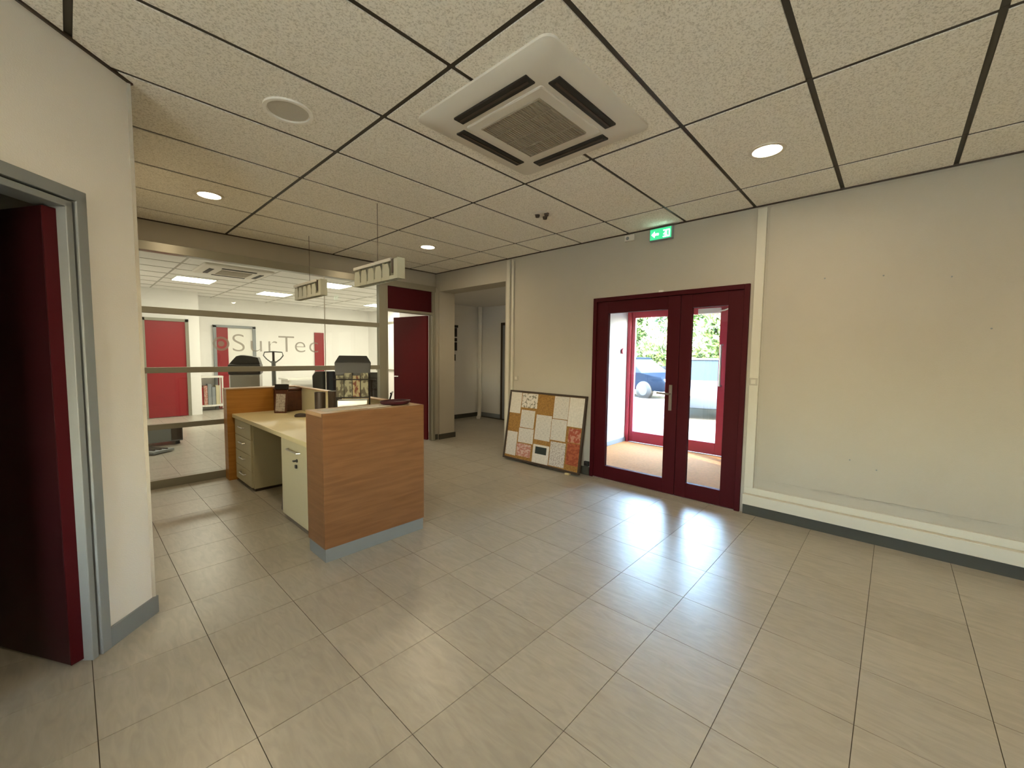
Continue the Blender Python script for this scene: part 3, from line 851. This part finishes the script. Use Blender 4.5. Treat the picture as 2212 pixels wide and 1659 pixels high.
for k, (u0, u1, v0, v1, m_, lab) in enumerate(sheets):
    z0, z1 = BH*(1-v1), BH*(1-v0); x0, x1 = BW*u0, BW*u1
    wd, hg = x1-x0, z1-z0
    mb = MB(); mb.box(-wd/2, wd/2, -.0012, 0, -hg/2, hg/2)
    p = mb.build('pinned_sheet', M[m_])
    p.matrix_world = bm_root @ Matrix.Translation(Vector(((x0+x1)/2, .0025 - .0004*(k % 3), (z0+z1)/2))) @ Matrix.Rotation(random.uniform(-.012, .012), 4, 'Y')
    tag(p, lab, 'paper', 'sheets pinned to the notice board')
    if k == 10: bx(-.09, .09, -.0022, -.0012, -.0, .09).build('printed_picture', M['photo'], p)
o = MB().box(0, .05, -.03, .03, 0, .021).build('foam_block', M['foam'], bevel=.005); o.location = (3.955, 2.78, 0)
tag(o, 'little pale yellow foam block on the floor under the notice board corner', 'block')
o = MB().box(-.03, 0, -.03, .03, -.03, .03).box(-.05, -.03, -.018, .018, -.018, .018).build('power_plug', M['black'], bevel=.005); o.location = (4.15, 2.62, .135)
tag(o, 'black plug low on the wall between the notice board and entrance door', 'plug')

# ================================================================= WALL THINGS
ex = thing('exit_sign', 'lit green emergency exit sign high on the wall above the entrance door', 'exit sign', (4.15, 1.80, 2.585))
gm = emis('lit green panel', (.02, .36, .14), .8, (.05, .4, .2)); wm_ = emis('lit white pictogram', (.75, 1, .85), 3.2)
bx(-.045, 0, -.12, .12, 0, .125).build('housing', M['grey'], ex, bevel=.006)
bx(-.050, -.045, -.108, .108, .010, .115).build('green_face', gm, ex)
pg = MB()
X0, X1 = -.053, -.050
def yz(poly): pg.prism([(y, z) for y, z in poly], X0, X1, 'X')
# view from the room: right hand of the sign is smaller y
yz([(-.03, .092), (-.095, .092), (-.095, .022), (-.03, .022), (-.03, .03), (-.087, .03), (-.087, .084), (-.03, .084)])
pg.build('doorway_outline', wm_, ex); pg = MB()
pg.lathe([(0, X0), (.009, X0), (.009, X1), (0, X1)], 14, (0, -.058, .078), axis='X')
yz([(-.046, .070), (-.066, .066), (-.066, .046), (-.056, .040), (-.046, .046)])
yz([(-.046, .064), (-.030, .052), (-.034, .047), (-.050, .058)])
yz([(-.058, .046), (-.074, .036), (-.070, .030), (-.052, .040)])
yz([(-.050, .046), (-.042, .030), (-.028, .030), (-.028, .024), (-.046, .024), (-.056, .042)])
pg.build('running_figure', wm_, ex); pg = MB()
yz([(.092, .060), (.060, .090), (.060, .070), (.018, .070), (.018, .050), (.060, .050), (.060, .030)])
pg.build('arrow', wm_, ex)
db = thing('wall_detector', 'small pale box on the wall just below the ceiling left of the exit sign', 'detector', (4.15, 2.15, 2.64))
bx(-.03, 0, -.055, .055, 0, .065).build('housing', M['whitep'], db, bevel=.006)
MB().lathe([(0, -.034), (.012, -.034), (.018, -.03), (0, -.03)], 14, (0, .02, .03), axis='X').build('lens', M['grey'], db)
for y, z, lab in ((3.78, 1.10, 'small cream switch on the wall beside the vertical trunking near the notice board'), (.91, 1.20, 'small cream switch on the trunking right of the entrance door')):
    sw = thing('light_switch', lab, 'switch', (4.118 if y < 1 else 4.15, y, z))
    bx(-.010, 0, -.032, .032, -.032, .032).build('plate', M['wall'], sw, bevel=.003)
    bx(-.014, -.010, -.018, .018, -.02, .02).build('rocker', M['trunk'], sw, bevel=.002)
# nail marks left on the blank wall
nails = [(.45, 2.05), (.10, 2.03), (-.25, 1.98), (.22, .62), (.06, .57), (-.45, 1.62)]
for k, (y, z) in enumerate(nails):
    o = MB().lathe([(0, -.003), (.005, -.003), (.006, 0), (0, 0)], 10, axis='X').build('nail', M['grey']); o.location = (4.138, y, z)
    tag(o, 'tiny nail left in the blank right wall, ' + ('leftmost of the upper four', 'second from the left of the upper four', 'third from the left of the upper four', 'left one of the low pair', 'right one of the low pair', 'nearest the right edge, at mid height')[k], 'nail', 'nails left in the right wall')

# ================================================================= FAR ROOM FURNITURE
dk = thing('low_stand', 'low dark grey steel stand with a grooved foot plate behind the lowest left pane', 'stand', (.30, 7.2, 0))
bx(0, .84, .75, 1.15, .05, .27).build('body', M['grey'], dk, bevel=.01)
bx(.70, .83, .735, .75, .07, .25).build('end_plate', M['dark'], dk, bevel=.002)
ft = MB(); ft.prism([(.10, .62), (.26, .70), (.66, .22), (.42, .06)], .012, .045); ft.build('foot_plate', M['greyb'], dk, bevel=.003)
for k in range(3):
    MB().tube([(.18+.09*k, .60-.03*k, .05), (.44+.07*k, .16+.02*k, .05)], .012, 8).build('groove_rib', M['dark'], dk)
for x in (.05, .78):
    for y in (.8, 1.1): MB().lathe([(0, 0), (.03, 0), (.025, .05), (0, .05)], 12, (x, y, 0)).build('foot', M['black'], dk)
cart = thing('storage_trolley', 'white framed trolley with red and grey files beside the far red door', 'trolley', (2.02, 12.0, 0))
for x in (0, .50):
    for y in (0, .25): MB().tube([(x, y, .04), (x, y, .80)], .018, 8).build('upright', M['white'], cart)
bx(-.02, .52, -.02, .27, .79, .83).build('top_shelf', M['white'], cart)
bx(-.02, .52, -.02, .27, .10, .139).build('bottom_shelf', M['white'], cart)
for k, (x, m_) in enumerate(((.05, 'red2'), (.13, 'pink'), (.21, 'grey'), (.29, 'grey'), (.37, 'creamc'))):
    o = bx(0, .07, 0, .22, 0, .42 + .04*(k % 3)).build('file_binder', M[m_]); o.location = (2.02+x, 12.02, .14)
    tag(o, ['red binder, leftmost on the trolley', 'pink binder beside the red one on the trolley', 'grey binder in the middle of the trolley', 'grey binder next to the cream one on the trolley', 'cream binder, rightmost on the trolley'][k], 'binder', 'binders on the trolley')

def office_chair(loc, rz, label, back_h=.52, sc=1.0):
    t = thing('office_chair', label, 'chair', loc, rz, 'black office chairs behind the glass')
    t.scale = (sc, sc, sc)
    s = MB(); loft(s, [(rrect(.21, .06), .44), (rrect(.24, .07), .46), (rrect(.24, .07), .50), (rrect(.21, .06), .52)])
    s.build('seat', M['black'], t, smooth=True)
    b = MB(); b.prism([(-.17, .60), (-.21, .66), (-.215, 1.0), (-.16, 1.08), (.16, 1.08), (.215, 1.0), (.21, .66), (.17, .60)], .22, .27, 'Y')
    b.build('backrest', M['black'], t, bevel=.015, smooth=True)
    MB().tube([(0, .1, .46), (0, .27, .50), (0, .285, .8)], .018, 8).build('back_support', M['black'], t)
    MB().tube([(0, 0, .10), (0, 0, .45)], .025, 10).build('gas_lift', M['chrome'], t)
    for k in range(5):
        a = 2*PI*k/5
        leg = MB().tube([(0, 0, .11), (.27*math.cos(a), .27*math.sin(a), .07)], [.022, .014], 8).build('leg', M['chrome'], t)
        MB().lathe([(0, -.02), (.03, -.02), (.03, .02), (0, .02)], 12, (.27*math.cos(a), .27*math.sin(a), .03), axis='X').build('castor', M['black'], leg)
    for s_ in (-1, 1):
        MB().tube([(s_*.22, .05, .5), (s_*.27, .02, .68), (s_*.27, -.16, .69), (s_*.27, .16, .69)], .016, 8).build('armrest', M['black'], t)
    return t
office_chair((3.25, 7.9, 0), 2.9, 'black office chair seen just left of the leaflet rack behind the glass')
office_chair((3.85, 7.0, 0), 2.5, 'black office chair seen just right of the leaflet rack behind the glass')

pr = thing('office_printer', 'black and silver office machine with a raised lid, standing behind the glass beyond the counter', 'printer', (2.16, 8.55, 0), -.35)
bx(-.23, .23, -.25, .25, 0, .62).build('cabinet', M['grey'], pr, bevel=.01)
bx(-.23, .23, -.26, .25, .62, 1.02).build('body', M['chrome'], pr, bevel=.02)
bx(-.24, .24, -.27, .25, 1.02, 1.20).build('scanner_housing', M['black'], pr, bevel=.02)
lid = MB(); lid.prism([(-.23, 1.20), (-.12, 1.34), (-.05, 1.36), (.10, 1.34), (.20, 1.32), (.235, 1.20)], -.22, .22, 'Y'); lid.build('lid', M['black'], pr, bevel=.01)
bx(-.10, .20, -.285, -.26, 1.05, 1.13).build('control_panel', M['dark'], pr)

cs = thing('pallet_jack', 'upright grey stem with a curved hoop handle behind the glass above the card holder', 'trolley', (2.32, 7.6, 0), -.5)
MB().tube([(0, 0, .25), (0, 0, 1.27)], .032, 12).build('stem', M['grey'], cs, smooth=True)
MB().tube([(0, 0, 1.27), (0, 0, 1.42)], .018, 10).build('neck', M['dark'], cs, smooth=True)
MB().tube([(0, 0, 1.22), (-.10, 0, 1.30), (-.145, 0, 1.36), (-.13, 0, 1.415), (0, 0, 1.425), (.13, 0, 1.415), (.145, 0, 1.36), (.10, 0, 1.30), (0, 0, 1.22)], .010, 8).build('hoop_handle', M['grey'], cs, smooth=True)
bx(-.16, .16, -.09, .09, .04, .25).build('base', M['dark'], cs, bevel=.01)
for s_ in (-1, 1): bx(s_*.18-.06, s_*.18+.06, .09, .9, .06, .11).build('fork', M['grey'], cs, bevel=.006)

# red framed panel on the far wall to the right
rp = thing('red_panel', 'narrow tall red panel on the far office wall behind the last letters', 'panel', (4.95, 12.29, 0))
bx(-.12, .14, -.03, 0, .72, 2.0).build('board', M['red2'], rp, bevel=.004)
wb = thing('long_desk', 'long white desk against the far office wall', 'desk', (3.8, 11.4, 0))
bx(0, 2.2, 0, .7, .70, .74).build('desktop', M['white'], wb)
for x in (.05, 2.1): bx(x, x+.05, .05, .65, 0, .70).build('leg', M['white'], wb)

# ================================================================= OUTSIDE
grass = mat('dry pale gravel', (.36, .32, .23), .95, noise=.25, scale=1.5)
asph = mat('pale grey paving', (.14, .14, .145), .9, noise=.12, scale=3)
g0 = struct(bx(VX+.06, 60, -30, 40, -.16, -.06).build('ground', grass))
gw2 = struct(bx(-60, -2.7, -40, 30, -.30, -.14).build('added_ground', grass))  # unseen ground, added to bounce sunlight in through the added window
g1 = struct(bx(VX+.08, 9.2, -12, 20, -.10, -.03).build('pavement', asph))
leafm = mat('leaf green', (.05, .10, .02), .7, noise=.5, scale=2)
leafy = mat('yellow green leaves', (.10, .14, .025), .7, noise=.4, scale=2)
bark = mat('bark', (.12, .085, .055), .9, noise=.3, scale=10)
def tree(x, y, h, r, label, m_, n=6500):
    t = thing('tree', label, 'tree', (x, y, -.06), 0, 'trees beyond the car park')
    MB().tube([(0, 0, 0), (.05, .03, h*.3), (-.04, .05, h*.62)], [.16, .12, .06], 8).build('trunk', bark, t, smooth=True)
    bm = bmesh.new(); rnd = random.Random(int(x*13+y*7))
    blobs = [(rnd.uniform(-.55, .55)*r, rnd.uniform(-.55, .55)*r, h*rnd.uniform(.42, .85), r*rnd.uniform(.35, .6)) for _ in range(9)]
    for _ in range(n):
        bx_, by_, bz_, br_ = rnd.choice(blobs)
        d = Vector((rnd.gauss(0, 1), rnd.gauss(0, 1), rnd.gauss(0, 1))).normalized() * br_ * rnd.uniform(.55, 1.05)
        c = Vector((bx_, by_, bz_)) + d
        u = Vector((rnd.gauss(0, 1), rnd.gauss(0, 1), rnd.gauss(0, 1))).normalized(); v = u.orthogonal().normalized()
        s = rnd.uniform(.09, .20)
        vs = [bm.verts.new(c + q) for q in (u*s, v*s*.55, -u*s, -v*s*.55)]
        bm.faces.new(vs)
    me = bpy.data.meshes.new('foliage'); bm.to_mesh(me); bm.free(); me.materials.append(m_)
    f = bpy.data.objects.new('foliage', me); COL.objects.link(f); f.parent = t; f['kind'] = 'stuff'
tree(17.6, 9.4, 5.2, 1.6, 'leafy green tree seen through the left glass of the entrance', leafm)
tree(27.5, 10.0, 6.6, 2.7, 'green tree standing farthest behind the parked cars', leafm)
tree(17.2, 4.0, 5.0, 1.5, 'yellow green tree seen through the right glass of the entrance', leafy)
tree(24.5, 15.6, 6.5, 2.6, 'green tree at the far left beyond the parked cars', leafm)
tree(27.5, 4.0, 6.4, 2.6, 'yellow green tree hidden mostly by the right door stile', leafy)

carp = mat('dark blue car paint', (.006, .010, .018), .9, spec=.0); carg = mat('silver car paint', (.045, .055, .07), .9, spec=.0)
cgl = mat('car window', (.010, .014, .018), .5, spec=.1)
hubm = mat('hub cap', (.06, .06, .065), .6, spec=.1)
def car(x, y, rz, paint, label):
    t = thing('car', label, 'car', (x, y, -.06), rz, 'cars parked outside')
    b = MB(); b.prism([(-2.05, .32), (-2.1, .62), (-1.95, .82), (-1.1, .92), (1.55, .95), (1.98, .85), (2.08, .6), (2.02, .32)], -.84, .84, 'Y')
    b.build('body', paint, t, bevel=.05, smooth=True)
    c = MB(); lo = [(-1.15, -.78), (1.55, -.78), (1.55, .78), (-1.15, .78)]; hi = [(-.45, -.62), (1.15, -.62), (1.15, .62), (-.45, .62)]
    loft(c, [(lo, .90), (hi, 1.42)]); c.build('cabin_glass', cgl, t, bevel=.02)
    rf = MB(); loft(rf, [([(-.5, -.64), (1.2, -.64), (1.2, .64), (-.5, .64)], 1.41), ([(-.38, -.55), (1.05, -.55), (1.05, .55), (-.38, .55)], 1.46)]); rf.build('roof', paint, t)
    for wx in (-1.3, 1.3):
        for wy in (-.80, .80):
            wh = MB().lathe([(0, -.1), (.27, -.1), (.32, -.07), (.32, .07), (.27, .1), (0, .1)], 20, (wx, wy, .32), axis='Y').build('wheel', M['black'], t, smooth=True)
            MB().lathe([(0, -.105), (.17, -.105), (.17, .105), (0, .105)], 14, (wx, wy, .32), axis='Y').build('hubcap', hubm, wh)
    for s_ in (-.6, .6): bx(-2.11, -2.0, s_-.16, s_+.16, .6, .74).build('headlight', M['white'], t, bevel=.02)
car(14.6, 7.4, 1.35, carp, 'dark blue parked car seen through the left glass of the entrance')
car(11.6, 3.6, .35, carg, 'silver parked car seen through the right glass of the entrance')
hdg = thing('fence', 'low dark slatted fence behind the parked cars', 'fence', (15.8, -2, -.06))
for k in range(14):
    bx(0, .08, k*1.2, k*1.2+.08, 0, 1.2).build('post', bark, hdg)
for k in range(5): bx(.08, .10, 0, 15.7, .15+k*.21, .28+k*.21).build('slat', mat('fence board', (.03, .034, .036), .9, spec=0) if k == 0 else bpy.data.materials['fence board'], hdg)
# clipped hedge closing the view behind the fence
hg = thing('hedge', 'long tall green hedge behind the dark slatted fence', 'hedge', (21.0, 5.0, -.06))
bm = bmesh.new(); rnd = random.Random(5)
for _ in range(16000):
    c = Vector((rnd.gauss(0, .45), rnd.uniform(-9, 12), abs(rnd.gauss(0, 1.1)) + rnd.uniform(0, 1.2)))
    u = Vector((rnd.gauss(0, 1), rnd.gauss(0, 1), rnd.gauss(0, 1))).normalized(); v = u.orthogonal().normalized()
    q_ = rnd.uniform(.09, .18)
    bm.faces.new([bm.verts.new(c + q) for q in (u*q_, v*q_*.6, -u*q_, -v*q_*.6)])
me = bpy.data.meshes.new('foliage'); bm.to_mesh(me); bm.free(); me.materials.append(leafy)
f = bpy.data.objects.new('foliage', me); COL.objects.link(f); f.parent = hg; f['kind'] = 'stuff'
for k in range(12): MB().tube([(0, -8.5+k*1.8, 0), (.05, -8.4+k*1.8, 2.0)], [.06, .03], 6).build('stem', bark, hg)
